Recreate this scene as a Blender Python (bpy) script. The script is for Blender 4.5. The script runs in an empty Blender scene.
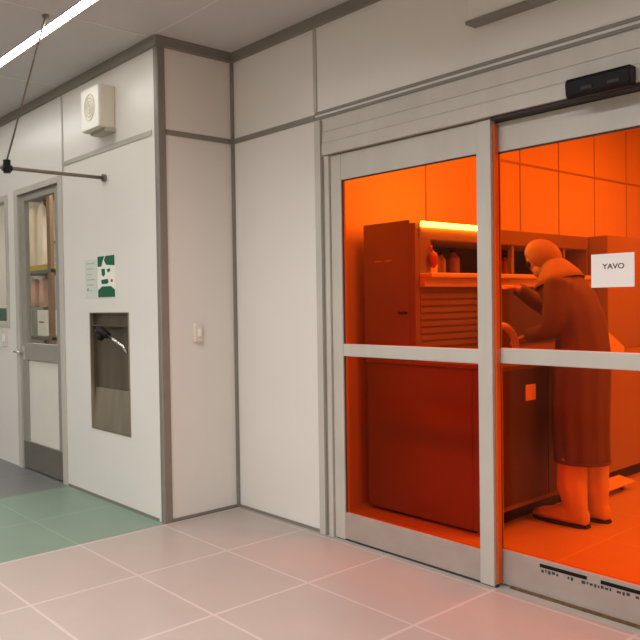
import bpy, bmesh, math, random
from mathutils import Vector, Matrix, noise
random.seed(4)
scn = bpy.context.scene
COL = scn.collection
PI = math.pi

# ---------------------------------------------------------------- key planes (metres)
D1, X2, D3 = 2.619, -3.625, 3.231      # left wall face, return wall face, sliding-door wall face
CE, TR = 3.0, 2.42                     # ceiling and transom heights
GX, GY, GS = -3.009, 2.001, 0.5898     # floor tile grid
RX, RY0, RY1, RX1 = -3.15, 3.36, 9.2, 1.6   # amber room

# ---------------------------------------------------------------- materials
def s2l(c):
    return tuple(((v/255)/12.92 if v/255 <= .04045 else ((v/255+.055)/1.055)**2.4) for v in c)
def nodes(name):
    m = bpy.data.materials.new(name); m.use_nodes = True
    nt = m.node_tree
    b = nt.nodes.get('Principled BSDF')
    return m, nt, b
def mat(name, rgb, rough=.5, metal=0., var=.03, scale=6., bump=0., spec=.5, stretch=None, coat=0.):
    m, nt, b = nodes(name)
    c = s2l(rgb)
    tc = nt.nodes.new('ShaderNodeTexCoord')
    mp = nt.nodes.new('ShaderNodeMapping'); nt.links.new(tc.outputs['Object'], mp.inputs['Vector'])
    if stretch: mp.inputs['Scale'].default_value = stretch
    n = nt.nodes.new('ShaderNodeTexNoise'); n.inputs['Scale'].default_value = scale; n.inputs['Detail'].default_value = 3
    nt.links.new(mp.outputs['Vector'], n.inputs['Vector'])
    r = nt.nodes.new('ShaderNodeValToRGB')
    r.color_ramp.elements[0].position = .3; r.color_ramp.elements[1].position = .7
    r.color_ramp.elements[0].color = (*[max(0, v*(1-var)) for v in c], 1)
    r.color_ramp.elements[1].color = (*[min(1, v*(1+var)) for v in c], 1)
    nt.links.new(n.outputs['Fac'], r.inputs['Fac']); nt.links.new(r.outputs['Color'], b.inputs['Base Color'])
    b.inputs['Roughness'].default_value = rough; b.inputs['Metallic'].default_value = metal
    b.inputs['Specular IOR Level'].default_value = spec
    b.inputs['Coat Weight'].default_value = coat
    if bump:
        bp = nt.nodes.new('ShaderNodeBump'); bp.inputs['Strength'].default_value = bump; bp.inputs['Distance'].default_value = .01
        nt.links.new(n.outputs['Fac'], bp.inputs['Height']); nt.links.new(bp.outputs['Normal'], b.inputs['Normal'])
    return m
def emit(name, rgb, k):
    m, nt, b = nodes(name)
    b.inputs['Base Color'].default_value = (*rgb, 1)
    b.inputs['Emission Color'].default_value = (*rgb, 1); b.inputs['Emission Strength'].default_value = k
    return m
def film(name, col, gloss=.010):
    # coloured clear pane: each of its two faces passes the square root of the film colour
    m = bpy.data.materials.new(name); m.use_nodes = True; nt = m.node_tree; nt.nodes.clear()
    o = nt.nodes.new('ShaderNodeOutputMaterial'); t = nt.nodes.new('ShaderNodeBsdfTransparent')
    g = nt.nodes.new('ShaderNodeBsdfGlossy'); mx = nt.nodes.new('ShaderNodeMixShader')
    t.inputs['Color'].default_value = (*[math.sqrt(v) for v in col], 1)
    g.inputs['Roughness'].default_value = .06
    mx.inputs['Fac'].default_value = gloss
    nt.links.new(t.outputs[0], mx.inputs[1]); nt.links.new(g.outputs[0], mx.inputs[2]); nt.links.new(mx.outputs[0], o.inputs[0])
    return m
def tiles(name, rgb, joint, rough=.35, w=.007, var=.025):
    m, nt, b = nodes(name)
    geo = nt.nodes.new('ShaderNodeNewGeometry'); sep = nt.nodes.new('ShaderNodeSeparateXYZ')
    nt.links.new(geo.outputs['Position'], sep.inputs[0])
    def mth(op, a, bb=None):
        k = nt.nodes.new('ShaderNodeMath'); k.operation = op
        for i, v in enumerate((a, bb)):
            if v is None: continue
            if isinstance(v, (int, float)): k.inputs[i].default_value = v
            else: nt.links.new(v, k.inputs[i])
        return k.outputs[0]
    def dist(s, o):
        a = mth('DIVIDE', mth('SUBTRACT', s, o), GS)
        f = mth('SUBTRACT', a, mth('FLOOR', a))
        return mth('MULTIPLY', mth('MINIMUM', f, mth('SUBTRACT', 1., f)), GS)
    d = mth('MINIMUM', dist(sep.outputs[0], GX), dist(sep.outputs[1], GY))
    j = mth('LESS_THAN', d, w)
    n = nt.nodes.new('ShaderNodeTexNoise'); n.inputs['Scale'].default_value = 5; n.inputs['Detail'].default_value = 5
    nt.links.new(geo.outputs['Position'], n.inputs['Vector'])
    r = nt.nodes.new('ShaderNodeValToRGB'); c = s2l(rgb)
    r.color_ramp.elements[0].position = .3; r.color_ramp.elements[1].position = .7
    r.color_ramp.elements[0].color = (*[v*(1-var) for v in c], 1); r.color_ramp.elements[1].color = (*[min(1, v*(1+var)) for v in c], 1)
    nt.links.new(n.outputs['Fac'], r.inputs['Fac'])
    mx = nt.nodes.new('ShaderNodeMix'); mx.data_type = 'RGBA'
    nt.links.new(j, mx.inputs[0]); nt.links.new(r.outputs['Color'], mx.inputs[6]); mx.inputs[7].default_value = (*s2l(joint), 1)
    nt.links.new(mx.outputs[2], b.inputs['Base Color']); b.inputs['Roughness'].default_value = rough
    b.inputs['Specular IOR Level'].default_value = .4
    return m

M = dict(
    wall=mat('wall_enamel', (222, 217, 208), .3, var=.012, scale=2.5, spec=.45),
    wallr=mat('room_wall_enamel', (228, 224, 216), .5, var=.015, scale=2),
    trim=mat('dark_joint_trim', (132, 126, 115), .42, .15, var=.05),
    joint=mat('pale_joint_trim', (178, 173, 160), .42, .2, var=.04),
    ceil=mat('ceiling_panel', (196, 194, 192), .7, var=.02, scale=3),
    cseam=mat('ceiling_seam', (214, 211, 207), .6),
    alu=mat('anodised_aluminium', (190, 184, 172), .42, .08, var=.05, scale=9, stretch=(1, 1, .3)),
    alud=mat('dull_aluminium', (178, 173, 162), .45, .12, var=.06, scale=9),
    alub=mat('shaded_rail_aluminium', (168, 154, 143), .5, .12, var=.06, scale=9),  # bottom rails: same metal, with the shading put into a darker colour
    leafm=mat('door_leaf_metal', (152, 148, 136), .5, .15, var=.05, scale=9),
    kick=mat('kick_plate', (122, 117, 106), .4, .4, var=.08, scale=9),
    gasket=mat('black_gasket', (52, 46, 42), .7),
    brush=mat('brown_brush_seal', (104, 72, 44), .8, var=.3, scale=60),
    black=mat('black_plastic', (12, 11, 11), .5, spec=.25),
    white=mat('white_plastic', (235, 232, 220), .4),
    cream=mat('cream_plastic', (216, 208, 190), .5),
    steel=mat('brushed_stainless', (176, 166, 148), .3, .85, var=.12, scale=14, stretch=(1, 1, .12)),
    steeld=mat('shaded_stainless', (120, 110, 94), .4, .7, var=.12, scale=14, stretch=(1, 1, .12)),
    chrome=mat('chrome', (215, 212, 205), .18, .95),
    pipe=mat('painted_pipe', (128, 116, 102), .4, .4),
    green=mat('sign_green', (12, 92, 62), .5),
    acryl=mat('pale_sheet', (206, 210, 198), .3),
    paper=mat('paper', (238, 228, 220), .8, var=.01),
    ink=mat('ink', (62, 58, 60), .8),
    red=mat('red_plastic', (170, 52, 36), .5),
    blue=mat('blue_mark', (60, 80, 160), .5),
    yellow=mat('yellow_plastic', (205, 180, 60), .5),
    bench=mat('bench_polypropylene', (134, 124, 114), .5, var=.12, scale=2.2),
    benchd=mat('bench_front_dark', (78, 70, 66), .5, var=.15, scale=3),
    benchl=mat('bench_ledge_white', (225, 220, 212), .35),
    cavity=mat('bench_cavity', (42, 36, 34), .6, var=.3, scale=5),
    console=mat('console_enamel', (152, 148, 140), .5, var=.04, scale=2),
    suit=mat('cleanroom_gown', (104, 96, 86), .85, var=.08, scale=9, bump=.2),
    boot=mat('white_boot_fabric', (222, 218, 210), .8, var=.05, scale=12, bump=.2),
    hood=mat('hood_fabric', (160, 152, 144), .85, var=.06, scale=14, bump=.2),
    skin=mat('skin', (205, 160, 132), .55),
    mask=mat('face_mask', (196, 200, 204), .85),
    glove=mat('nitrile_glove', (208, 208, 214), .45),
    tealm=mat('teal_binder', (92, 132, 118), .5),
    cloth=mat('white_garment', (240, 226, 208), .85, var=.05, scale=8, bump=.2),
    pink=mat('pink_garment', (224, 176, 158), .85, var=.05, scale=8),
    brown=mat('brown_box', (140, 108, 80), .7),
    doorpan=mat('door_panel', (216, 212, 198), .4),
    floor=tiles('pale_vinyl_tiles', (168, 155, 145), (189, 176, 167)),
    floorg=tiles('green_vinyl_tiles', (116, 136, 118), (134, 150, 134), .35, .005),
    floorgr=tiles('grey_vinyl_tiles', (112, 111, 109), (124, 123, 120), .4, .005),
    floorr=tiles('room_vinyl_tiles', (198, 192, 184), (212, 206, 198), .35),
    amber=film('amber_film_glass', (1.0, .106, .003)),
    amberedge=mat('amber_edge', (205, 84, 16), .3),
    clear=film('clear_glass', (.93, .95, .93), .05),
    lamp=emit('lamp_white', (1., .99, .96), 25.),
    blamp=emit('bench_lamp', (.32, .55, 1.), 160.),
)

# ---------------------------------------------------------------- mesh helpers
def BM(): return bmesh.new()
def box(bm, x0, x1, y0, y1, z0, z1):
    v = [bm.verts.new(p) for p in ((x0,y0,z0),(x1,y0,z0),(x1,y1,z0),(x0,y1,z0),(x0,y0,z1),(x1,y0,z1),(x1,y1,z1),(x0,y1,z1))]
    for f in ((3,2,1,0),(4,5,6,7),(0,1,5,4),(1,2,6,5),(2,3,7,6),(3,0,4,7)): bm.faces.new([v[i] for i in f])
    return v
def B(*a):
    bm = BM(); box(bm, *a); return bm
def Bs(*bs):
    bm = BM()
    for a in bs: box(bm, *a)
    return bm
def prism(bm, pts, axis, a0, a1):
    """pts: 2-D outline; axis the extrusion axis. x: (y,z)  y: (x,z)  z: (x,y)"""
    def P(p, a): return {'x': (a, p[0], p[1]), 'y': (p[0], a, p[1]), 'z': (p[0], p[1], a)}[axis]
    A = [bm.verts.new(P(p, a0)) for p in pts]; Bv = [bm.verts.new(P(p, a1)) for p in pts]
    n = len(pts)
    bm.faces.new(A); bm.faces.new(Bv[::-1])
    for i in range(n): bm.faces.new((A[i], A[(i+1)%n], Bv[(i+1)%n], Bv[i]))
    bmesh.ops.recalc_face_normals(bm, faces=bm.faces)
def tube(bm, pts, rad, seg=12, cap=True):
    pts = [Vector(p) for p in pts]; n = len(pts)
    rad = rad if isinstance(rad, (list, tuple)) else [rad]*n
    rings = []; up = None
    for i, p in enumerate(pts):
        t = (pts[min(i+1, n-1)] - pts[max(i-1, 0)]).normalized()
        if up is None: up = t.orthogonal().normalized()
        up = (up - t*up.dot(t)).normalized(); s = t.cross(up)
        rings.append([bm.verts.new(p + (up*math.cos(k*2*PI/seg) + s*math.sin(k*2*PI/seg))*rad[i]) for k in range(seg)])
    for a, b in zip(rings, rings[1:]):
        for k in range(seg): bm.faces.new((a[k], a[(k+1)%seg], b[(k+1)%seg], b[k]))
    if cap: bm.faces.new(rings[0][::-1]); bm.faces.new(rings[-1])
def loft(bm, rings, cap=True):
    R = [[bm.verts.new(p) for p in r] for r in rings]; n = len(R[0])
    for a, b in zip(R, R[1:]):
        for k in range(n): bm.faces.new((a[k], a[(k+1)%n], b[(k+1)%n], b[k]))
    if cap: bm.faces.new(R[0][::-1]); bm.faces.new(R[-1])
def ell(bm, c, r, rot=None, u=20, v=12):
    mx = Matrix.Translation(c) @ (rot or Matrix()) @ Matrix.Diagonal((*r, 1))
    bmesh.ops.create_uvsphere(bm, u_segments=u, v_segments=v, radius=1, matrix=mx)
def lathe(bm, c, prof, seg=18):
    loft(bm, [[(c[0]+r*math.cos(k*2*PI/seg), c[1]+r*math.sin(k*2*PI/seg), c[2]+z) for k in range(seg)] for r, z in prof])
def obj(name, bm, m, parent=None, bevel=0., smooth=False):
    me = bpy.data.meshes.new(name)
    bmesh.ops.recalc_face_normals(bm, faces=bm.faces)
    if smooth:
        for f in bm.faces: f.smooth = True
    bm.to_mesh(me); bm.free()
    me.materials.append(M[m] if isinstance(m, str) else m)
    o = bpy.data.objects.new(name, me); COL.objects.link(o)
    if bevel:
        b = o.modifiers.new('bevel', 'BEVEL'); b.width = bevel; b.segments = 2; b.limit_method = 'ANGLE'; b.angle_limit = .7
    if parent:
        o.parent = parent
        if parent.type == 'EMPTY' or parent.location.length > 0:
            # geometry is written in world coordinates: cancel the parent's offset
            o.matrix_parent_inverse = Matrix.Translation(-parent.location)
    return o
def tag(o, label, cat, group=None, kind=None):
    o['label'] = label; o['category'] = cat
    if group: o['group'] = group
    if kind: o['kind'] = kind
    return o
def thing(name, label, cat, loc, group=None):
    o = bpy.data.objects.new(name, None); COL.objects.link(o); o.location = loc; o.empty_display_size = .1
    return tag(o, label, cat, group)
def struct(name, bm, m, label, cat, bevel=0.):
    o = obj(name, bm, m, None, bevel); tag(o, label, cat); o['kind'] = 'structure'; return o
def structE(name, label, cat, loc):
    o = thing(name, label, cat, loc); o['kind'] = 'structure'; return o
def sub(parent, name, bm, m, label=None, **k):
    o = obj(name, bm, m, parent, **k)
    if label: o['label'] = label
    return o
def text_mesh(body, size, loc, rot, name, m, parent, bold=0.):
    cu = bpy.data.curves.new(name, 'FONT'); cu.body = body; cu.size = size; cu.align_x = 'CENTER'; cu.align_y = 'CENTER'
    cu.extrude = .0004; cu.offset = bold
    t = bpy.data.objects.new(name+'_tmp', cu); COL.objects.link(t)
    dg = bpy.context.evaluated_depsgraph_get()
    me = bpy.data.meshes.new_from_object(t.evaluated_get(dg)); bpy.data.objects.remove(t)
    me.transform(Matrix.Translation(loc) @ rot)
    me.materials.clear(); me.materials.append(M[m])
    o = bpy.data.objects.new(name, me); COL.objects.link(o); o.parent = parent
    o.matrix_parent_inverse = Matrix.Translation(-parent.location)
    return o

# ================================================================= ROOM SHELL
# floors
struct('floor', B(X2+.013, 2.4, -2.2, RY0-.02, -.06, 0), 'floor', 'pale pinkish beige tiled floor in front of the sliding doors', 'floor')
struct('floor', B(-4.85, X2+.013, -2.2, D1, -.06, 0), 'floorg', 'green tiled floor strip below the steel eyewash panel', 'floor')
struct('floor', B(-9.2, -4.85, -2.2, D1, -.06, 0), 'floorgr', 'grey tiled floor at the far left by the glazed swing door', 'floor')
struct('floor', B(RX-.1, RX1, RY0-.02, RY1, -.06, 0), 'floorr', 'tiled floor of the amber-lit room behind the glass', 'floor')
struct('floor', B(-9.2, X2-.15, D1, 5.4, -.06, 0), 'floorgr', 'grey floor of the storeroom behind the glazed swing door', 'floor')
# ceilings
struct('ceiling', Bs((-9.2, 2.4, -2.2, 2.0-.025, CE, CE+.1), (-9.2, 2.4, 2.0+.055, RY0-.02, CE, CE+.1), (-3.0, 2.4, 1.975, 2.055, CE, CE+.1), (-9.2, -6.6, 1.975, 2.055, CE, CE+.1), (-6.6, -3.0, 1.975, 2.055, CE+.06, CE+.1)), 'ceil', 'grey brown panelled corridor ceiling', 'ceiling')
struct('ceiling', B(RX-.1, RX1, RY0-.02, RY1, CE, CE+.1), 'wallr', 'ceiling of the amber-lit room behind the glass', 'ceiling')
struct('ceiling', B(-9.2, X2-.15, D1, 5.4, CE, CE+.1), 'wallr', 'ceiling of the storeroom behind the swing door', 'ceiling')
n = 1
def trim(bm, m, label, bevel=0.):
    global n
    o = struct('trim_%d' % n, bm, m, label, 'trim', bevel); n += 1; return o
trim(Bs((X2-.03, X2-.018, -2.1, D1-.05, CE-.003, CE), (-4.84, -4.828, -2.1, D1-.05, CE-.003, CE)), 'cseam', 'two pale ceiling seams running towards the left wall')
trim(B(X2+.03, 2.3, 2.585, 2.597, CE-.003, CE), 'cseam', 'pale ceiling seam running along above the sliding doors')

# left wall (holds the swing door, the window, the eyewash)
EYE = (-4.49, -3.99, .487, 1.312)
struct('wall_left', Bs(
    (-9.2, -6.95, D1, D1+.1, 0, CE), (-6.95, -5.86, D1, D1+.1, 0, 1.19), (-6.95, -5.86, D1, D1+.1, 2.335, CE),
    (-5.86, -5.72, D1, D1+.1, 0, CE), (-5.72, -4.865, D1, D1+.1, 2.35, CE),
    (-4.865, EYE[0], D1, D1+.1, 0, CE), (EYE[1], X2-.15, D1, D1+.1, 0, CE),
    (EYE[0], EYE[1], D1, D1+.1, 0, EYE[2]), (EYE[0], EYE[1], D1, D1+.1, EYE[3], CE)), 'wall',
    'pale grey panelled wall at left with the swing door and eyewash', 'wall')
# return wall
struct('wall_middle', B(X2-.15, X2, D1, D3+.13, 0, CE), 'wall', 'narrow pale wall turning in between the two corners', 'wall')
# sliding-door wall
DX0, DX1 = -2.79, -.85
struct('wall_right', Bs((X2, -2.80, D3, D3+.13, 0, CE), (-2.80, DX1+.01, D3, D3+.13, 2.396, CE), (DX1+.01, 2.4, D3, D3+.13, 0, CE)), 'wall',
    'pale panelled wall around the amber sliding doors', 'wall')
struct('wall_back', B(-9.2, 2.4, -2.3, -2.2, 0, CE), 'wall', 'corridor wall behind the viewer', 'wall')
struct('wall_far_left', B(-9.3, -9.2, -2.2, 5.4, 0, CE), 'wall', 'end wall at the far left', 'wall')
struct('wall_far_right', B(2.4, 2.5, -2.2, D3+.13, 0, CE), 'wall', 'end wall of the corridor to the right', 'wall')
# amber room walls
struct('wall_room_left', B(RX-.1, RX, RY0, RY1, 0, CE), 'wallr', 'amber-lit panelled wall behind the wet bench', 'wall')
struct('wall_room_back', B(RX-.1, RX1, RY1, RY1+.1, 0, CE), 'wallr', 'back wall of the amber-lit room', 'wall')
struct('wall_room_right', B(RX1, RX1+.1, RY0, RY1, 0, CE), 'wallr', 'right wall of the amber-lit room', 'wall')
struct('wall_storeroom_back', B(-9.2, X2-.15, 5.4, 5.5, 0, CE), 'wallr', 'back wall of the storeroom', 'wall')

# trims on the walls
e = .006
trim(B(-9.1, X2+.03, D1-.03, D1, CE-.06, CE), 'trim', 'dark cornice strip along the top of the left wall')
trim(B(X2, X2+.03, D1+.0, D3, CE-.06, CE), 'trim', 'dark cornice strip along the top of the narrow wall')
trim(B(X2+.03, 2.3, D3-.03, D3, CE-.06, CE), 'trim', 'dark cornice strip along the top of the sliding-door wall')
trim(B(-4.84, X2-.06, D1-e, D1, TR-.01, TR+.022), 'joint', 'pale horizontal joint strip on the left wall below the alarm box')
trim(B(-4.855, -4.835, D1-e, D1, TR-.05, CE-.06), 'joint', 'thin vertical joint strip on the left wall above the swing door')
trim(B(X2, X2+e, D1+.06, D3-.015, TR-.012, TR+.02), 'trim', 'dark horizontal joint strip across the narrow wall')
trim(B(X2+.015, -2.91, D3-e, D3, TR-.012, TR+.022), 'trim', 'dark horizontal joint strip left of the sliding doors')
bm = BM(); prism(bm, [(X2-.022, D1), (X2-.022, D1-.010), (X2+.004, D1-.010), (X2+.012, D1-.002), (X2+.012, D1+.052), (X2, D1+.052), (X2, D1)], 'z', 0, CE-.06)
trim(bm, 'trim', 'dark metal post on the outer wall corner from floor to ceiling')
trim(B(X2, X2+.018, D3-.018, D3, 0, CE-.06), 'trim', 'thin dark strip in the inner wall corner')
trim(B(-2.912, -2.888, D3-e, D3, TR+.035, CE-.06), 'joint', 'vertical joint strip on the upper wall left of the door header')
trim(Bs((-2.905, 2.3, D3-e, D3, TR+.018, TR+.034), (-2.905, 2.3, D3-e, D3, TR-.012, TR+.004)), 'trim', 'double dark joint line above the door header')
struct('baseboard_left', B(-4.86, X2-.058, D1-.006, D1, 0, .018), 'trim', 'thin dark skirting strip below the eyewash', 'baseboard')
struct('baseboard_middle', B(X2, X2+.006, D1+.057, D3-.02, 0, .018), 'trim', 'thin dark skirting strip on the narrow wall', 'baseboard')
struct('baseboard_right', B(X2+.02, -2.895, D3-.006, D3, 0, .018), 'trim', 'thin dark skirting strip left of the sliding doors', 'baseboard')

# amber-room wall seams
trim(B(RX, RX+.006, RY0+.02, RY1-.02, 2.462, 2.478), 'joint', 'horizontal seam high on the amber-lit wall')
for Y, w in ((4.66, .012), (5.97, .010), (6.62, .012), (7.3, .010), (7.98, .010), (8.6, .010)):
    trim(B(RX, RX+.005, Y-w/2, Y+w/2, 0.02, CE-.02), 'joint', 'vertical panel seam on the amber-lit wall, %s' % {4.66: 'the one nearest the door', 5.97: 'left of the person', 6.62: 'above the person', 7.3: 'above the white paper notice', 7.98: 'right of the notice', 8.6: 'the farthest back'}[Y])

# ================================================================= SLIDING DOORS
jf = D3-.03
trim(Bs((-2.893, -2.850, D3-.026, D3, 0, 2.398), (-2.825, -2.793, D3-.022, D3, 0, 2.188)), 'alu', 'metal jamb on the left of the sliding doors', .003)
trim(B(-2.850, -2.825, D3-.010, D3, 0, 2.19), 'trim', 'dark groove in the metal jamb left of the sliding doors')
trim(Bs((DX1+.012, DX1+.11, jf, D3, 0, 2.17)), 'alu', 'metal jamb on the right of the sliding doors', .003)
# header with stepped profile
bm = BM()
prism(bm, [(D3+.12, 2.19), (D3+.12, 2.395), (D3-.024, 2.395), (D3-.024, 2.325), (D3-.030, 2.319), (D3-.030, 2.262), (D3-.036, 2.256), (D3-.036, 2.19)], 'x', -2.829, DX1+.11)
trim(bm, 'alu', 'long stepped metal header above the sliding doors', .002)
trim(Bs((-1.83, DX1, D3-.02, D3+.115, 2.176, 2.189), (-2.79, -1.83, D3+.034, D3+.115, 2.172, 2.189)), 'gasket', 'dark strip painted as the shadow under the header above the right door leaf')  # shadow above the recessed leaf as a dark solid; also blocks leaking light

def leaf(name, label, x0, x1, y, w_l, w_r, zt, bot, sillzs=(1.047, 1.116)):
    """a metal door leaf: front face at y, 40 mm deep"""
    d = .04
    o = structE(name, label, 'door', ((x0+x1)/2, y+d/2, 0))
    sub(o, 'stile', B(x0, x0+w_l, y, y+d, .006, zt), 'alu', bevel=.003)
    sub(o, 'stile', B(x1-w_r, x1, y-.004, y+d, .006, zt), 'alu', bevel=.003)
    sub(o, 'top_rail', B(x0+w_l, x1-w_r, y+.003, y+d, 2.037, zt), 'alu', bevel=.002)
    sub(o, 'middle_rail', B(x0+w_l, x1-w_r, y+.002, y+d, *sillzs), 'alu', bevel=.004)
    sub(o, 'bottom_rail', B(x0+w_l, x1-w_r, y+.003, y+d, .012, bot), 'alub', bevel=.002)
    g = sub(o, 'glass_pane', Bs((x0+w_l-.004, x1-w_r+.004, y+.018, y+.026, bot-.004, sillzs[0]+.004), (x0+w_l-.004, x1-w_r+.004, y+.018, y+.026, sillzs[1]-.004, 2.041)), 'amber', 'amber film glass in two panes')
    gs = .007
    sub(o, 'gasket', Bs((x0+w_l, x0+w_l+gs, y+.010, y+.017, bot, sillzs[0]), (x0+w_l, x0+w_l+gs, y+.010, y+.017, sillzs[1], 2.037),
                       (x0+w_l, x1-w_r, y+.010, y+.017, 2.030, 2.037), (x1-w_r-gs, x1-w_r, y+.010, y+.017, bot, sillzs[0])), 'gasket', 'dark rubber edge around the glass')
    return o
la = leaf('door_1', 'left sliding door leaf with amber glass showing the bench end', DX0, -1.836, D3-.008, .072, .070, 2.184, .16)
lb = leaf('door_2', 'right sliding door leaf with amber glass and a paper notice', -1.862, DX1, D3+.045, .022, .075, 2.172, .172, (1.050, 1.122))
sub(la, 'bottom_seal', B(DX0+.01, -1.83, D3-.004, D3+.02, .001, .012), 'gasket', 'dark seal under the leaf')
sub(lb, 'bottom_seal', B(-1.79, DX1-.01, D3+.038, D3+.046, .001, .014), 'brush', 'brown brush seal along the bottom')
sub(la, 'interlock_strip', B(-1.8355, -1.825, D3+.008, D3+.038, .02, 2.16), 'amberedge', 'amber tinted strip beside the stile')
sub(lb, 'stile_edge', B(-1.848, -1.838, D3+.0355, D3+.0405, .02, 2.03), 'gasket', 'dark edge of the glass')
# black marking strip with small lettering on the bottom rail of the right leaf
ys = D3+.048
st = sub(lb, 'marking_strip', Bs((-1.655, -1.455, ys-.0016, ys, .139, .155), (-1.40, -1.05, ys-.0016, ys, .139, .155)), 'black', 'black strip along the top of the bottom rail')
bm = BM(); rr = random.Random(9); x = -1.648
while x < -1.06:
    w = rr.uniform(.006, .016)
    if rr.random() < .72: box(bm, x, x+w, ys-.0012, ys, .116+rr.uniform(0, .006), .133-rr.uniform(0, .004))
    x += w+.006
sub(lb, 'small_marking', bm, 'ink', 'row of tiny illegible dark marks')
# threshold
trim(B(DX0-.05, DX1+.05, D3-.012, RY0-.02, .0, .0012), 'alud', 'flat metal threshold under the sliding doors')
# inner reveal boxes (door frame seen through the glass)


# black door sensor on the header
s = thing('door_sensor', 'black bar-shaped motion sensor on the header above the right door leaf', 'sensor', (-1.33, D3-.07, 2.165))
bm = BM(); prism(bm, [(D3-.036, 2.175), (D3-.036, 2.252), (D3-.088, 2.252), (D3-.100, 2.235), (D3-.095, 2.185), (D3-.08, 2.170)], 'x', -1.463, -1.222)
sub(s, 'housing', bm, 'black', bevel=.006)
for xl in (-1.40, -1.30): sub(s, 'lens', B(xl, xl+.042, D3-.101, D3-.094, 2.192, 2.206), 'gasket')

# paper notice on the right leaf glass
yp = D3+.045+.0165
pn = thing('paper_notice', 'white paper notice taped to the amber glass of the right door leaf', 'notice', (-1.352, yp, 1.39))
sub(pn, 'sheet', B(-1.434, -1.270, yp-.0012, yp, 1.392, 1.532), 'paper')
text_mesh('YAVO', .031, (-1.348, yp-.0014, 1.478), Matrix.Rotation(PI/2, 4, 'X'), 'lettering', 'ink', pn, .0006)

# shallow box on the upper wall
wb = thing('wall_cover_box', 'shallow pale cover box high on the wall above the sliding doors', 'cover', (-1.5, D3, 2.65))
sub(wb, 'cover', B(-1.90, -1.0, D3-.075, D3, 2.64, 2.92), 'wall', bevel=.003)
sub(wb, 'lower_shade_strip', B(-1.912, -.99, D3-.082, D3, 2.624, 2.640), 'trim', 'dark strip painted as the shade under the box', bevel=.002)  # dark colour stands for the shade below the box

# ================================================================= LEFT SWING DOOR (door_3) and window
d3 = structE('door_3', 'narrow glazed swing door with metal frame at far left', 'door', (-5.29, D1, 0))
yd = D1-.012
sub(d3, 'frame', Bs((-5.72, -5.655, yd, D1+.09, 0, 2.35), (-4.93, -4.865, yd, D1+.09, 0, 2.35), (-5.655, -4.93, yd, D1+.09, 2.30, 2.35)), 'alu', bevel=.003)
yl = D1+.01
sub(d3, 'leaf', Bs((-5.65, -5.56, yl, yl+.045, .01, 2.295), (-5.02, -4.935, yl, yl+.045, .01, 2.295), (-5.56, -5.02, yl, yl+.045, 2.24, 2.295),
                   (-5.56, -5.02, yl, yl+.045, .92, 1.06), (-5.56, -5.02, yl, yl+.045, .01, .24)), 'leafm', bevel=.003)
sub(d3, 'kick_plate', B(-5.65, -4.935, yl-.003, yl, .012, .235), 'kick', 'darker metal kick plate')
sub(d3, 'lower_panel', B(-5.565, -5.015, yl+.016, yl+.03, .235, .925), 'doorpan', 'pale solid lower panel')
sub(d3, 'glass_pane', B(-5.565, -5.015, yl+.018, yl+.026, 1.055, 2.245), 'clear', 'clear glass upper pane')
hd = sub(d3, 'door_handle', Bs((-5.635, -5.60, yl-.008, yl, .92, 1.03)), 'alu', bevel=.002)
bm = BM(); tube(bm, [(-5.617, yl-.006, .985), (-5.617, yl-.055, .985), (-5.64, yl-.06, .985), (-5.69, yl-.06, .985)], .009)
sub(hd, 'lever', bm, 'chrome', smooth=True)
w1 = structE('window_1', 'glazed window at the left edge beside the swing door', 'window', (-6.4, D1, 1.19))
sub(w1, 'window_frame', Bs((-5.91, -5.86, D1-.012, D1+.09, 1.19, 2.335), (-6.95, -6.90, D1-.012, D1+.09, 1.19, 2.335), (-6.90, -5.91, D1-.012, D1+.09, 2.285, 2.335), (-6.90, -5.91, D1-.012, D1+.09, 1.19, 1.235)), 'alu', bevel=.003)
sub(w1, 'glass_pane', B(-6.905, -5.905, D1+.03, D1+.038, 1.23, 2.29), 'clear')
sk = thing('socket_plate', 'small pale switch plate on the wall below the left window', 'switch', (-5.98, D1, 1.03))
sub(sk, 'plate', B(-6.04, -5.93, D1-.012, D1, 1.02, 1.17), 'cream', bevel=.003)
sub(sk, 'rocker', B(-6.01, -5.96, D1-.018, D1-.012, 1.06, 1.13), 'white', bevel=.002)

# ================================================================= WALL FITTINGS, left wall
# alarm / loudspeaker box
ab = thing('alarm_box', 'square cream alarm sounder box mounted high on the left wall', 'alarm', (-4.22, D1, 2.54))
fx0, fx1, fy = -4.335, -4.10, 2.50
sub(ab, 'housing', B(fx0, fx1, fy, D1+.001, 2.535, 2.822), 'cream', bevel=.012)
sub(ab, 'face_plate', B(fx0+.004, fx1-.004, fy-.012, fy, 2.54, 2.817), 'white', 'white front plate', bevel=.006)
bm = BM()
c = ((fx0+fx1)/2, fy-.013, 2.685)
for r in (.075, .055, .035, .015):
    pts = [(c[0]+r*.85*math.cos(a*2*PI/28), c[1], c[2]+r*1.15*math.sin(a*2*PI/28)) for a in range(29)]
    tube(bm, pts, .0045, 6, False)
sub(ab, 'sound_grille', bm, 'cream', 'beige rings of the round grille', smooth=True)
sub(ab, 'lower_bracket', B(fx0+.05, fx1+.0, fy+.03, D1+.001, 2.512, 2.535), 'joint', 'grey bracket under the box', bevel=.003)

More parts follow.
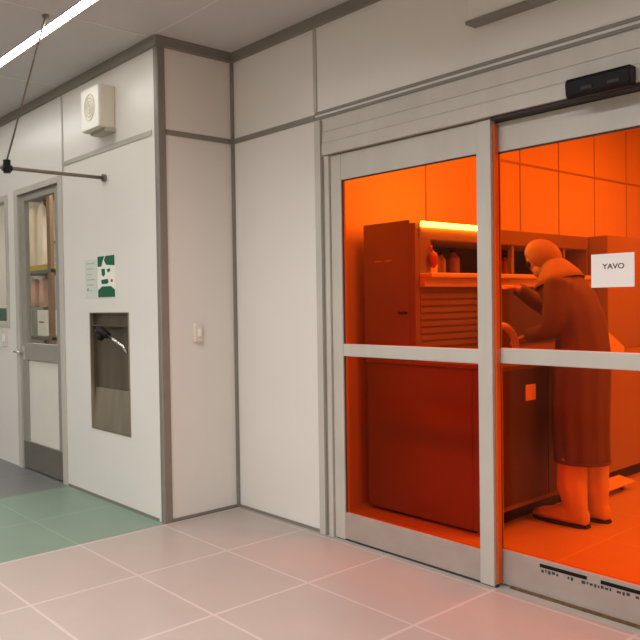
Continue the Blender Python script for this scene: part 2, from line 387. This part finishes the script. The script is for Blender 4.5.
# safety sign: green pictogram and a pale sheet
sg = thing('safety_sign', 'green and white emergency eyewash pictogram sign above the steel panel', 'sign', (-4.255, D1, 1.42))
sx0, sx1, sz0, sz1 = -4.365, -4.145, 1.418, 1.70
sub(sg, 'plate', B(sx0, sx1, D1-.004, D1, sz0, sz1), 'white')
W, Hh = sx1-sx0, sz1-sz0
def SP(u, v): return (sx0+u*W, sz1-v*Hh)
bm = BM()
def patch(*uv): prism(bm, [SP(*p) for p in uv], 'y', D1-.0052, D1-.004)
patch((0, 0), (.42, 0), (.30, .12), (.22, .25), (0, .25)); patch((.48, 0), (1, 0), (1, .25), (.52, .22), (.38, .10))
patch((.22, .31), (.42, .31), (.44, .44), (.36, .50), (.24, .46)); patch((.55, .33), (.72, .31), (.74, .38), (.60, .41))
patch((.20, .58), (.58, .56), (.64, .64), (.56, .68), (.22, .68))
patch((.25, .74), (.75, .74), (1, .83), (1, 1), (0, 1), (0, .83))
sub(sg, 'pictogram', bm, 'green', 'dark green pictogram shapes')
sub(sg, 'red_mark', B(sx0+.76*W, sx0+.88*W, D1-.0052, D1-.004, sz1-.64*Hh, sz1-.58*Hh), 'red', 'tiny red mark')
ps = thing('instruction_sheet', 'pale grey instruction sheet left of the green safety sign', 'sheet', (-4.46, D1, 1.42))
sub(ps, 'sheet', B(-4.545, -4.385, D1-.003, D1, 1.415, 1.685), 'acryl')
bm = BM()
for i in range(6): box(bm, -4.525, -4.41-.02*(i % 3), D1-.0036, D1-.003, 1.655-.038*i, 1.662-.038*i)
sub(ps, 'faint_lines', bm, 'joint', 'faint grey lines')
sub(ps, 'blue_mark', B(-4.515, -4.500, D1-.0038, D1-.003, 1.468, 1.483), 'blue', 'tiny blue mark')

# recessed stainless eyewash station
ey = thing('eyewash_station', 'tall recessed stainless steel eyewash station set in the left wall', 'eyewash', (-4.24, D1, .487))
x0, x1, z0, z1 = EYE
fr = .007
sub(ey, 'frame', Bs((x0-.004, x0+fr, D1-.006, D1+.02, z0, z1), (x1-fr, x1+.004, D1-.006, D1+.02, z0, z1), (x0+fr, x1-fr, D1-.006, D1+.02, z1-fr, z1), (x0+fr, x1-fr, D1-.006, D1+.02, z0, z0+fr)), 'steel', bevel=.002)
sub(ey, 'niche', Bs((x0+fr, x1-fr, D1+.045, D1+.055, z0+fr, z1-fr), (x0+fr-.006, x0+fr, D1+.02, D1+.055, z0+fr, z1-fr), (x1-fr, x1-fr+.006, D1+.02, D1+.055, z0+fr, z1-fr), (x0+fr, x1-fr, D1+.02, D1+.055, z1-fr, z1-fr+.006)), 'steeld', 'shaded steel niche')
bm = BM(); prism(bm, [(D1+.004, z0+fr), (D1+.016, z0+fr), (D1+.040, .78), (D1+.030, .78)], 'x', x0+fr, x1-fr)
sub(ey, 'apron', bm, 'steel', 'brighter sloping lower apron', bevel=.001)
sub(ey, 'shelf_lip', B(x0+fr, x1-fr, D1+.01, D1+.045, 1.215, 1.222), 'steeld', 'thin shelf above the nozzle')
bm = BM(); tube(bm, [(-4.47, D1+.02, 1.182), (-4.40, D1-.005, 1.187), (-4.34, D1-.015, 1.187)], .008); sub(ey, 'supply_pipe', bm, 'chrome', 'short chrome pipe', smooth=True); bm = BM(); tube(bm, [(-4.22, D1-.02, 1.155), (-4.14, D1-.015, 1.12), (-4.06, D1-.004, 1.085), (-4.03, D1+.01, 1.04)], [.013, .014, .012, .010])
sub(ey, 'supply_arm', bm, 'chrome', 'bright chrome arm', smooth=True)
bm = BM(); tube(bm, [(-4.355, D1-.02, 1.195), (-4.30, D1-.035, 1.185), (-4.25, D1-.03, 1.165), (-4.205, D1-.02, 1.15)], [.018, .034, .03, .018], 14); ell(bm, (-4.275, D1-.045, 1.145), (.02, .03, .028))
sub(ey, 'spray_head', bm, 'black', 'black spray head', smooth=True)

# small sensor plate on the return wall
sw = thing('wall_switch', 'small cream switch box on the narrow return wall', 'switch', (X2, 2.895, 1.11))
sub(sw, 'box', B(X2, X2+.028, 2.865, 2.925, 1.115, 1.235), 'cream', bevel=.006)
sub(sw, 'button', B(X2+.028, X2+.034, 2.88, 2.91, 1.15, 1.20), 'white', 'white push button', bevel=.003)

# safety shower pipe
pz = 2.231; PX = -4.25
pp = thing('overhead_pipe', 'thin grey brown overhead shower pipe leaving the left wall', 'pipe', (PX, D1, pz))
bm = BM(); tube(bm, [(PX, D1-.002, pz), (PX, 2.2, pz), (PX, 1.9, pz+.002), (PX, 1.2, pz+.004)], .012)
sub(pp, 'pipe', bm, 'pipe', smooth=True)
bm = BM(); tube(bm, [(PX, D1-.001, pz), (PX, D1-.02, pz)], .026, 16)
sub(pp, 'wall_flange', bm, 'pipe', 'round flange at the wall')
bm = BM(); tube(bm, [(PX, 1.90, pz-.03), (PX, 1.90, pz+.05)], .024, 12); tube(bm, [(PX, 1.87, pz), (PX, 1.93, pz)], .02, 12)
sub(pp, 'clamp', bm, 'black', 'black clamp where the stay rod is fixed')
bm = BM(); tube(bm, [(PX, 1.225, pz), (PX, 1.2, pz-.04), (PX, 1.2, pz-.09)], .014); lathe(bm, (PX, 1.2, pz-.15), [(.12, 0), (.12, .012), (.05, .05), (.016, .062)])
sub(pp, 'shower_head', bm, 'pipe', 'round shower head')
sr = thing('stay_rod', 'thin slanting rod from the ceiling down to the overhead pipe', 'rod', (-3.70, 1.91, CE))
bm = BM(); tube(bm, [(-3.70, 1.91, CE-.004), (PX+.002, 1.90, pz+.05)], .006, 8)
sub(sr, 'rod', bm, 'pipe', smooth=True)
bm = BM(); tube(bm, [(-3.70, 1.91, CE-.014), (-3.70, 1.91, CE)], .02, 14)
sub(sr, 'ceiling_rose', bm, 'pipe')

# ================================================================= CEILING LAMPS (corridor)
def strip(x0, x1, y, label, k='lamp'):
    o = thing('ceiling_lamp', label, 'lamp', ((x0+x1)/2, y, CE))
    sub(o, 'diffuser', B(x0+.01, x1-.01, y-.032, y+.032, CE-.004, CE+.012), k)
    return o
cl = thing('ceiling_lamp', 'long narrow glowing strip lamp recessed in the corridor ceiling', 'lamp', (-4.8, 2.015, CE))
sub(cl, 'diffuser', B(-6.58, -3.02, 1.983, 2.047, CE-.002, CE+.03), 'lamp', 'glowing white diffuser')
sub(cl, 'edge_profile', Bs((-6.6, -3.0, 1.976, 1.982, CE-.003, CE+.03), (-6.6, -3.0, 2.048, 2.054, CE-.003, CE+.03)), 'alud')

def area(name, loc, rot, sx, sy, power, col=(1, .96, .9), spread=PI):
    l = bpy.data.lights.new(name, 'AREA'); l.shape = 'RECTANGLE'; l.size = sx; l.size_y = sy; l.energy = power; l.color = col; l.spread = spread
    o = bpy.data.objects.new(name, l); COL.objects.link(o); o.location = loc; o.rotation_euler = rot
    return o
C0 = (.97, .98, 1.)
area('corridor_light', (-1.6, 1.1, CE-.02), (0, 0, 0), 2.6, .25, 60, C0, 2.8)
area('corridor_light', (-1.0, -.6, CE-.02), (0, 0, 0), 4.5, .3, 84, C0, 2.75)
area('corridor_light', (-5.6, -.3, CE-.02), (0, 0, 0), 3.5, .3, 70, C0, 2.8)
area('storeroom_light', (-6.6, 3.6, CE-.02), (0, 0, 0), 3., .6, 75, (1, .93, .84))
area('room_light', (-2.5, 3.62, CE-.02), (0, 0, 0), .8, .2, 9)  # added lamp without a fixture, brightens the wall strip and bench end
area('room_light', (-1.0, 4.7, CE-.02), (0, 0, 0), 2.0, .6, 56)
area('room_light', (-.9, 7.0, CE-.02), (0, 0, 0), 2.6, .8, 92)

# ================================================================= WET BENCH (amber room)
BY0, BY1, BL = 3.85, 6.10, 5.25
bx = -3.065
wbn = thing('wet_bench', 'large dark laboratory wet bench with hood beside the amber wall', 'workbench', (-2.7, 5.0, 0))
sub(wbn, 'base_cabinet', Bs((bx, -2.25, BY0+.05, BL, .11, .955), (bx, -2.33, BY0+.02, BY0+.05, .02, .955), (-2.33, -2.25, BY0+.02, BY0+.05, .02, .955)), 'bench', bevel=.006)
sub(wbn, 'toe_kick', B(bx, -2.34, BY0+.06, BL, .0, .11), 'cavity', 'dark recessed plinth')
sub(wbn, 'deck', B(bx, -2.225, BY0, BL, .955, .985), 'bench', 'worktop', bevel=.006)
for ya, yb in ((BY0+.05, 4.55), (4.57, BL-.02)): sub(wbn, 'front_panel', B(-2.252, -2.246, ya, yb, .14, .93), 'benchd', 'dark front access panel')
sub(wbn, 'side_panel', Bs((bx, -2.72, BY0, BY0+.03, .985, 1.848), (-2.72, -2.68, BY0, BY0+.05, .985, 1.828)), 'bench', 'tall end panel', bevel=.004)
sub(wbn, 'hood_body', B(bx, -2.70, BY0+.03, BY1, .941, 1.50), 'bench', bevel=.004)
sub(wbn, 'hood_back', B(bx, -3.05, BY0+.03, BY1, 1.50, 1.73), 'cavity', 'dark back of the open hood')  # shade inside the open hood is put into this dark colour
sub(wbn, 'hood_top', B(bx, -2.68, BY0+.03, BY1, 1.728, 1.828), 'bench', bevel=.004)
sub(wbn, 'hood_end', B(-3.05, -2.68, BY1-.03, BY1, 1.50, 1.728), 'bench')
sub(wbn, 'fascia', B(-2.72, -2.68, BY0+.05, 4.01, 1.52, 1.728), 'bench', 'lighter frame strip beside the opening')
sub(wbn, 'ledge', B(-3.05, -2.60, BY0+.05, BY1, 1.490, 1.520), 'benchl', 'bright projecting ledge', bevel=.006)
sub(wbn, 'ledge_apron', B(-2.70, -2.645, BY0+.05, BY1, 1.435, 1.49), 'benchl', bevel=.004)
bm = BM()
for k in range(9):
    z = 1.02+.043*k
    prism(bm, [(-2.70, z), (-2.70, z+.030), (-2.694, z+.028), (-2.690, z)], 'y', BY0+.07, 4.62)
sub(wbn, 'louvre_panel', bm, 'bench', 'louvred vent panel with horizontal slats')
sub(wbn, 'control_panel', B(-2.70, -2.688, 4.70, 5.6, 1.03, 1.40), 'benchd', 'dark panel on the hood body', bevel=.003)
for Y in (4.62, 4.98, 5.35, 5.72): sub(wbn, 'hood_post', B(-2.72, -2.69, Y, Y+.03, 1.52, 1.728), 'bench')
sub(wbn, 'lamp_tube', B(-2.6795, -2.668, BY0+.06, 4.78, 1.808, 1.838), 'blamp', 'glowing white lamp strip')
for xm in (-2.98, -2.90): sub(wbn, 'small_marking', B(xm, xm+.05, BY0-.002, BY0, 1.603, 1.609), 'benchl', 'tiny pale mark')
sub(wbn, 'notice_tag', B(-2.246, -2.243, 4.30, 4.415, .74, .835), 'paper', 'small pale tag on the front')
sub(wbn, 'side_handle', B(-2.80, -2.74, BY0-.012, BY0, 1.27, 1.285), 'cavity', 'small dark latch')

# things standing in the hood
def bottle(y, h, r, m, label, x=-2.86):
    o = thing('bottle', label, 'bottle', (x, y, 1.521), 'bottles in the open hood')
    bm = BM(); lathe(bm, (x, y, 1.521), [(r*.9, 0), (r, .006), (r, h*.65), (r*.45, h*.82), (r*.4, h*.9)])
    sub(o, 'body', bm, m, smooth=False)
    bm = BM(); lathe(bm, (x, y, 1.521+h*.9), [(r*.5, 0), (r*.5, h*.1), (r*.3, h*.11)])
    sub(o, 'cap', bm, 'red' if m == 'cloth' else 'black')
bottle(4.11, .19, .050, 'cloth', 'pale round bottle nearest the left end of the bench hood', -2.76)
bottle(4.24, .16, .030, 'brown', 'small brown bottle second from the left in the hood', -2.80)
bottle(4.36, .15, .034, 'console', 'grey bottle third from the left in the hood', -2.84)
bottle(4.50, .17, .045, 'brown', 'brown bottle in the hood just left of the door stile', -2.84)
bottle(5.15, .15, .04, 'brown', 'brown bottle in the hood right of the door stile', -2.84)
ob = thing('hanging_pouch', 'small red pouch at the left end of the hood opening', 'pouch', (-2.66, 3.99, 1.55))
bm = BM(); ell(bm, (-2.655, 4.0, 1.60), (.022, .03, .05)); tube(bm, [(-2.66, 4.0, 1.64), (-2.673, 4.0, 1.69)], .006)
sub(ob, 'pouch', bm, 'red', smooth=True)

# gooseneck hose rising from the deck
gh = thing('curved_hose', 'bright curved hose arching up from the bench worktop behind the stile', 'hose', (-2.40, 4.28, .985))
bm = BM(); pts = []
for k in range(17):
    a = PI*k/16
    pts.append((-2.40, 4.29-.19*math.cos(a), 1.05+.14*math.sin(a)))
pts = [(-2.40, 4.10, .987)]+pts+[(-2.40, 4.48, .987)]
tube(bm, pts, .022, 14)
sub(gh, 'hose', bm, 'benchl', smooth=True)
for yc in (4.10, 4.48):
    bm = BM(); lathe(bm, (-2.40, yc, .986), [(.036, 0), (.036, .02), (.028, .026)]); sub(gh, 'collar', bm, 'benchd')
wp = thing('wipe_box', 'low pale box on the bench worktop in front of the slatted vent panel', 'box', (-2.4, 4.0, .985))
sub(wp, 'box', B(-2.62, -2.46, 3.93, 4.12, .986, 1.02), 'benchl', bevel=.004)
sub(wp, 'slot', B(-2.58, -2.50, 3.98, 4.07, 1.020, 1.022), 'benchd')

# second machine beyond the person
cs = thing('process_console', 'tall pale process console standing behind the person at right', 'machine', (-2.7, 7.3, 0))
CY0, CY1 = 6.13, 8.9
sub(cs, 'upper_housing', B(bx, -2.55, CY0, CY1, .94, 1.832), 'console', bevel=.006)
sub(cs, 'lower_cabinet', B(bx, -2.32, 5.27, CY1, .10, .94), 'console', bevel=.006)
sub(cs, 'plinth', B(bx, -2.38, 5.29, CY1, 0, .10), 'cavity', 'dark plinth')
for x, y, za, zb in ((-2.322, 6.9, .13, .95), (-2.322, 7.9, .13, .95), (-2.552, 7.2, 1.0, 1.80)): sub(cs, 'door_seam', B(x, x+.008, y, y+.008, za, zb), 'trim')
sub(cs, 'handle', B(-2.32, -2.295, 6.78, 6.80, .6, .8), 'alud')
bm = BM(); prism(bm, [(5.52, .94), (5.52, 1.125), (5.56, 1.125), (5.86, .985), (5.86, .94)], 'x', -2.40, -2.33)
sub(cs, 'sloping_guard', bm, 'benchl', 'bright sloping guard on the worktop')
fb = thing('floor_step', 'low bright step on the floor behind the person boots', 'step', (-2.25, 5.5, 0))
bm = BM(); prism(bm, [(-2.29, .085), (-2.19, .06), (-2.19, .045), (-2.29, .055)], 'y', 5.18, 5.66)
sub(fb, 'tread', bm, 'benchl', bevel=.004)
sub(fb, 'foot', B(-2.28, -2.24, 5.22, 5.26, 0, .052), 'benchd'); sub(fb, 'foot', B(-2.28, -2.24, 5.58, 5.62, 0, .052), 'benchd')

# ================================================================= PERSON
PYc = 4.62
def evaluated(bm_list, voxel, name, smooth_it=4):
    """fuse several closed shapes into one continuous skin"""
    bm = BM()
    for b in bm_list:
        me = bpy.data.meshes.new('t'); b.to_mesh(me); b.free(); bm.from_mesh(me); bpy.data.meshes.remove(me)
    me = bpy.data.meshes.new(name); bm.to_mesh(me); bm.free()
    o = bpy.data.objects.new(name+'_tmp', me); COL.objects.link(o)
    r = o.modifiers.new('r', 'REMESH'); r.mode = 'VOXEL'; r.voxel_size = voxel
    s = o.modifiers.new('s', 'SMOOTH'); s.iterations = smooth_it; s.factor = .5
    dg = bpy.context.evaluated_depsgraph_get()
    res = bpy.data.meshes.new_from_object(o.evaluated_get(dg))
    bpy.data.objects.remove(o); bpy.data.meshes.remove(me)
    out = BM(); out.from_mesh(res); bpy.data.meshes.remove(res)
    return out
def shape(fn, *a, **k):
    b = BM(); fn(b, *a, **k); bmesh.ops.recalc_face_normals(b, faces=b.faces); return b
def oval(cx, cy, cz, rx, ry, tilt=0., n=28, fold=0., nf=9, ph=0.):
    out = []
    for k in range(n):
        a = 2*PI*k/n; m = 1+fold*math.sin(nf*a+ph)
        x, y = rx*m*math.cos(a), ry*m*math.sin(a)
        out.append((cx+x*math.cos(tilt), cy+y, cz+x*math.sin(tilt)))
    return out
def chain(pts, rad, seg=14, sub_n=4):
    P = [Vector(p) for p in pts]; Q = []; Rr = []
    for i in range(len(P)-1):
        p0, p1, p2, p3 = P[max(i-1, 0)], P[i], P[i+1], P[min(i+2, len(P)-1)]
        for s_ in range(sub_n):
            t = s_/sub_n
            Q.append(.5*((2*p1)+(-p0+p2)*t+(2*p0-5*p1+4*p2-p3)*t*t+(-p0+3*p1-3*p2+p3)*t**3)); Rr.append(rad[i]*(1-t)+rad[i+1]*t)
    Q.append(P[-1]); Rr.append(rad[-1])
    b = BM(); tube(b, Q, Rr, seg); return b
Y0 = PYc
HC = Vector((-2.300, Y0, 1.602))             # head centre
headrot = Matrix.Rotation(math.radians(-44), 4, 'Y')   # face looks along -X and down
def hp(x, y, z): return HC + (headrot @ Vector((x, y, z)))
L_sh, R_sh = (-2.14, Y0-.150, 1.43), (-2.19, Y0+.150, 1.44)
L_el, R_el = (-2.16, Y0-.18, 1.18), (-2.36, Y0+.27, 1.27)
L_wr, R_wr = (-2.36, Y0-.05, 1.12), (-2.50, Y0+.08, 1.42)
L_hip, R_hip = (-2.06, Y0-.10, .93), (-2.06, Y0+.10, .93)
L_kn, R_kn = (-2.11, Y0-.11, .50), (-2.06, Y0+.07, .50)
L_an, R_an = (-2.05, Y0-.14, .10), (-2.02, Y0+.06, .10)
def hand(wr, d, side, curl=.5):
    """palm with four fingers and a thumb; d forward direction, side = sideways unit vector towards the thumb"""
    d = Vector(d).normalized(); s = Vector(side).normalized(); nrm = d.cross(s).normalized()
    if nrm.z > 0: nrm = -nrm
    w = Vector(wr); out = []
    b = BM(); rings = []
    for t, hw, hh in ((0, .026, .020), (.03, .034, .019), (.06, .040, .017), (.088, .040, .014)):
        c = w+d*t
        rings.append([c+s*hw*math.cos(a*2*PI/14)+nrm*hh*math.sin(a*2*PI/14) for a in range(14)])
    loft(b, rings); out.append(b)
    for i, (off, ln) in enumerate(((.030, .072), (.011, .082), (-.010, .076), (-.030, .060))):
        base = w+d*.080+s*off
        dd = (d+s*off*2.2).normalized()
        p1 = base+dd*ln*.45+nrm*ln*.06*curl; p2 = p1+(dd+nrm*curl*.7).normalized()*ln*.33; p3 = p2+(dd+nrm*curl*1.6).normalized()*ln*.26
        out.append(chain([base-dd*.015, p1, p2, p3], [.0105, .0098, .0088, .0068], 8, 2))
    tb = w+d*.028+s*.026; tdir = (d*.75+s*.75).normalized()
    out.append(chain([tb, tb+tdir*.038+nrm*.008, tb+tdir*.058+d*.016+nrm*.014], [.014, .0115, .008], 8, 2))
    return out
person = thing('person', 'person in hooded cleanroom gown and white boots leaning over the bench', 'person', (-2.05, Y0, 0))
# body: one continuous surface from head to feet
torso = shape(loft, [oval(-2.06, Y0, .86, .110, .145), oval(-2.06, Y0, .95, .112, .15), oval(-2.06, Y0, 1.10, .10, .135), oval(-2.085, Y0, 1.25, .105, .15, .1), oval(-2.14, Y0, 1.36, .11, .155, .25), oval(-2.19, Y0, 1.43, .09, .155, .4), oval(-2.22, Y0, 1.485, .06, .09, .6)])
parts = [torso, chain([(-2.20, Y0, 1.43), (-2.24, Y0, 1.51), tuple(hp(.03, 0, -.07))], [.065, .056, .054]),
    chain([L_sh, L_el], [.055, .043]), chain([L_el, L_wr], [.043, .027]), chain([R_sh, R_el], [.055, .043]), chain([R_el, R_wr], [.043, .027]),
    chain([L_hip, L_kn], [.09, .058]), chain([L_kn, L_an], [.057, .038]), chain([R_hip, R_kn], [.09, .058]), chain([R_kn, R_an], [.057, .038]),
    chain([(L_an[0]+.03, L_an[1], .06), (L_an[0]-.08, L_an[1], .045), (L_an[0]-.19, L_an[1], .03)], [.04, .038, .026]),
    chain([(R_an[0]+.03, R_an[1], .06), (R_an[0]-.08, R_an[1], .045), (R_an[0]-.19, R_an[1], .03)], [.04, .038, .026])]
hb = BM(); ell(hb, HC, (.088, .072, .110), headrot, 24, 16)
parts.append(hb)
jaw = BM(); ell(jaw, hp(-.022, 0, -.062), (.060, .054, .055), headrot, 16, 10); parts.append(jaw)
nose = BM(); tube(nose, [hp(-.082, 0, .022), hp(-.099, 0, -.008), hp(-.082, 0, -.018)], [.008, .012, .008], 8); parts.append(nose)
for sgn in (-1, 1):
    er = BM(); ell(er, hp(.006, sgn*.074, -.002), (.018, .008, .030), headrot, 10, 8); parts.append(er)
parts += hand(L_wr, (-.85, .10, -.35), (-.1, 1, 0)); parts += hand(R_wr, (-.75, -.5, .12), (.3, -1, 0))
bodybm = evaluated(parts, .009, 'body', 3)
body = sub(person, 'body', bodybm, 'skin', smooth=True)
# gown
F = .035
g_t = shape(loft, [oval(-2.06, Y0-.03, .37, .140, .160, 0, 72, F*1.6, 11), oval(-2.06, Y0-.03, .43, .142, .165, 0, 72, F*1.5, 11), oval(-2.065, Y0-.03, .60, .145, .172, 0, 72, F*1.4, 11, .2), oval(-2.065, Y0-.02, .80, .145, .178, 0, 72, F, 11, .4), oval(-2.06, Y0-.01, .98, .146, .180, 0, 72, F*.7, 11, .5),
    oval(-2.065, Y0, 1.12, .132, .168, .05, 72, .03, 9), oval(-2.09, Y0, 1.25, .132, .172, .12, 72, .03, 9), oval(-2.135, Y0, 1.35, .132, .178, -.0+.25, 72, .022, 9), oval(-2.19, Y0, 1.43, .115, .178, .42, 72), oval(-2.22, Y0, 1.49, .085, .125, .6, 72), oval(-2.235, Y0, 1.53, .065, .075, .75, 72)])
gown_parts = [g_t]
for sh, el, wr in ((L_sh, L_el, L_wr), (R_sh, R_el, R_wr)):
    gown_parts.append(chain([(sh[0], sh[1]*.9+Y0*.1, sh[2]-.01), sh, el, wr], [.080, .076, .060, .044], 16, 5))
gownbm = evaluated(gown_parts, .012, 'gown', 3)
for v in gownbm.verts:      # creases
    v.co += Vector(v.normal)*.006*noise.noise(Vector((v.co.x*14, v.co.y*14, v.co.z*5)))
gown = sub(person, 'gown', gownbm, 'suit', 'long grey cleanroom gown', smooth=True)
sub(gown, 'hem', shape(loft, [oval(-2.06, Y0-.03, .365, .146, .167, 0, 48), oval(-2.06, Y0-.03, .385, .148, .169, 0, 48)], True), 'suit')
# hood: open at the face, falls on the shoulders
hd_ = BM()
ell(hd_, hp(.014, 0, .006), (.096, .086, .120), headrot, 32, 20)
inv = headrot.inverted()
kill = [v for v in hd_.verts if (inv @ (v.co-HC)).x < -.045 and -.085 < (inv @ (v.co-HC)).z < .055]
bmesh.ops.delete(hd_, geom=kill, context='VERTS')
cape = BM(); loft(cape, [oval(-2.262, Y0, 1.575, .058, .068, 1.0, 32), oval(-2.245, Y0, 1.55, .072, .082, .9, 32), oval(-2.235, Y0, 1.518, .100, .125, .7, 32), oval(-2.21, Y0, 1.475, .120, .175, .5, 32), oval(-2.195, Y0, 1.442, .130, .195, .38, 32)], False)
me = bpy.data.meshes.new('t'); cape.to_mesh(me); cape.free(); hd_.from_mesh(me)
hood = sub(person, 'hood', hd_, 'hood', 'pale fabric hood covering head and shoulders', smooth=True)
so = hood.modifiers.new('solid', 'SOLIDIFY'); so.thickness = .004
mk = BM(); ell(mk, hp(-.040, 0, -.052), (.066, .066, .056), headrot, 20, 12)
sub(person, 'face_mask', mk, 'mask', 'pale face mask', smooth=True)
gg = BM(); ell(gg, hp(-.062, -.030, .020), (.030, .030, .022), headrot, 14, 10); ell(gg, hp(-.062, .030, .020), (.030, .030, .022), headrot, 14, 10)
sub(person, 'goggles', gg, 'black', 'dark goggles', smooth=True)
# boots
for an, kn in ((L_an, L_kn), (R_an, R_kn)):
    leg = shape(loft, [oval(an[0], an[1], .045, .062, .050), oval(an[0], an[1], .12, .066, .056), oval(an[0]*.7+kn[0]*.3, an[1], .22, .080, .070, 0, 28, .04, 7), oval((an[0]+kn[0])/2, kn[1], .34, .080, .074, 0, 28, .03, 7), oval(kn[0]+.02, kn[1]+.01, .46, .072, .070)])
    foot = shape(loft, [[(x, an[1]+w*math.cos(a*2*PI/16), max(.014, zc+h*math.sin(a*2*PI/16))) for a in range(16)] for x, w, h, zc in ((an[0]+.075, .02, .03, .06), (an[0]+.06, .045, .055, .06), (an[0]-.02, .052, .065, .065), (an[0]-.11, .056, .048, .055), (an[0]-.19, .052, .034, .046), (an[0]-.245, .024, .018, .034))])
    bb = evaluated([leg, foot], .009, 'boot', 3)
    bt = sub(person, 'boot', bb, 'boot', 'bright white overboot', smooth=True)
    so_ = BM(); outl = [(an[0]+.075, an[1]-.025), (an[0]+.075, an[1]+.025), (an[0]+.03, an[1]+.05), (an[0]-.12, an[1]+.056), (an[0]-.21, an[1]+.045), (an[0]-.25, an[1]), (an[0]-.21, an[1]-.045), (an[0]-.12, an[1]-.056), (an[0]+.03, an[1]-.05)]
    prism(so_, outl, 'z', .001, .018)
    sub(bt, 'sole', so_, 'cavity', 'dark sole')

# ================================================================= STOREROOM seen through the swing door
rk = thing('storage_rack', 'tall metal storage rack seen through the swing door glass', 'rack', (-6.65, 3.45, 0))
rx0, rx1, ry0_, ry1_ = -7.15, -6.40, 3.30, 3.62
for x, y in ((rx0, ry0_), (rx1, ry0_), (rx0, ry1_), (rx1, ry1_)):
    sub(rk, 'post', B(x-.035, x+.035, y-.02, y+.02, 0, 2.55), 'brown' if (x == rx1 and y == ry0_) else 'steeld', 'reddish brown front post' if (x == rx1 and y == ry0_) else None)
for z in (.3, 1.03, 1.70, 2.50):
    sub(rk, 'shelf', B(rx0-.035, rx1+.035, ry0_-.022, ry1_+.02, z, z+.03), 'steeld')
def garment(x, y, z0, z1, w, m, label):
    o = thing('hanging_garment', label, 'garment', (x, y, z1), 'garments in the storage rack')
    bm = BM()
    loft(bm, [oval(x, y, z0+(z1-z0)*t, w*ww, .05*ww, 0, 24, .08, 6) for t, ww in ((0, 1.), (.4, .95), (.8, .9), (.93, .7), (1, .2))])
    sub(o, 'garment', bm, m, smooth=True)
    bm = BM(); tube(bm, [(x, y, z1-.01), (x, y, z1+.03)], .005, 6)
    sub(o, 'hook', bm, 'chrome')
garment(-7.00, 3.42, 1.80, 2.43, .085, 'cloth', 'white garment hanging at left in the upper bay of the rack')
garment(-6.80, 3.42, 1.80, 2.43, .085, 'cloth', 'white garment hanging at right in the upper bay of the rack')
garment(-6.99, 3.42, 1.36, 1.66, .075, 'pink', 'pink folded garment at left in the middle bay of the rack')
garment(-6.79, 3.42, 1.36, 1.66, .075, 'pink', 'pink folded garment at right in the middle bay of the rack')
bxw = thing('dispenser_box', 'white dispenser box on the lower shelf of the rack', 'box', (-6.66, 3.38, 1.06))
sub(bxw, 'box', B(-6.77, -6.57, 3.32, 3.50, 1.061, 1.33), 'white', bevel=.01); sub(bxw, 'slot', B(-6.72, -6.62, 3.316, 3.32, 1.2, 1.215), 'brown')
bn = thing('storage_bin', 'yellow edged storage bin on the topmost visible rack shelf', 'bin', (-6.66, 3.45, 1.731))
sub(bn, 'bin', B(-6.95, -6.50, 3.33, 3.58, 1.731, 1.785), 'yellow', bevel=.004); sub(bn, 'lid', B(-6.96, -6.49, 3.32, 3.59, 1.785, 1.793), 'cloth')
# cabinet seen through window_1
cb = thing('teal_cabinet', 'teal green low cabinet behind the window at the left edge', 'cabinet', (-8.1, 3.3, 0))
sub(cb, 'body', B(-8.7, -7.5, 3.1, 3.5, 0, 1.36), 'tealm', bevel=.01)
sub(cb, 'door', B(-8.68, -8.11, 3.085, 3.1, .05, 1.33), 'tealm'); sub(cb, 'door', B(-8.09, -7.52, 3.085, 3.1, .05, 1.33), 'tealm')
cr = thing('grey_locker', 'grey brown locker standing on the storeroom floor behind the left window', 'locker', (-8.0, 4.6, 0))
sub(cr, 'body', B(-8.9, -7.6, 4.3, 4.8, 0, 2.2), 'steeld', bevel=.01)
sub(cr, 'door', B(-8.88, -8.26, 4.285, 4.3, .05, 2.15), 'console'); sub(cr, 'door', B(-8.24, -7.62, 4.285, 4.3, .05, 2.15), 'console')

# ================================================================= CAMERA, WORLD, VIEW
cam = bpy.data.cameras.new('camera'); co = bpy.data.objects.new('camera', cam); COL.objects.link(co)
R = Vector((0.5814916, 0.81333365, -0.01886518)); U = Vector((-0.00488996, 0.02668241, 0.999632)); Fw = Vector((-0.81353771, 0.58118536, -0.01949276))
co.matrix_world = Matrix(((R.x, U.x, -Fw.x, 0), (R.y, U.y, -Fw.y, 0), (R.z, U.z, -Fw.z, 1.35), (0, 0, 0, 1)))
cam.sensor_width = 36; cam.lens = 725.195/640*36; cam.shift_x = (320-157.41)/640; cam.clip_start = .05
scn.camera = co
w = bpy.data.worlds.new('world'); scn.world = w; w.use_nodes = True
w.node_tree.nodes['Background'].inputs[0].default_value = (.9, .88, .85, 1); w.node_tree.nodes['Background'].inputs[1].default_value = .05
vs = scn.view_settings; vs.view_transform = 'Standard'; vs.look = 'None'; vs.gamma = 1; vs.use_curve_mapping = False; vs.exposure = 0.
scn.cycles.max_bounces = 10; scn.cycles.transparent_max_bounces = 16; scn.cycles.diffuse_bounces = 6
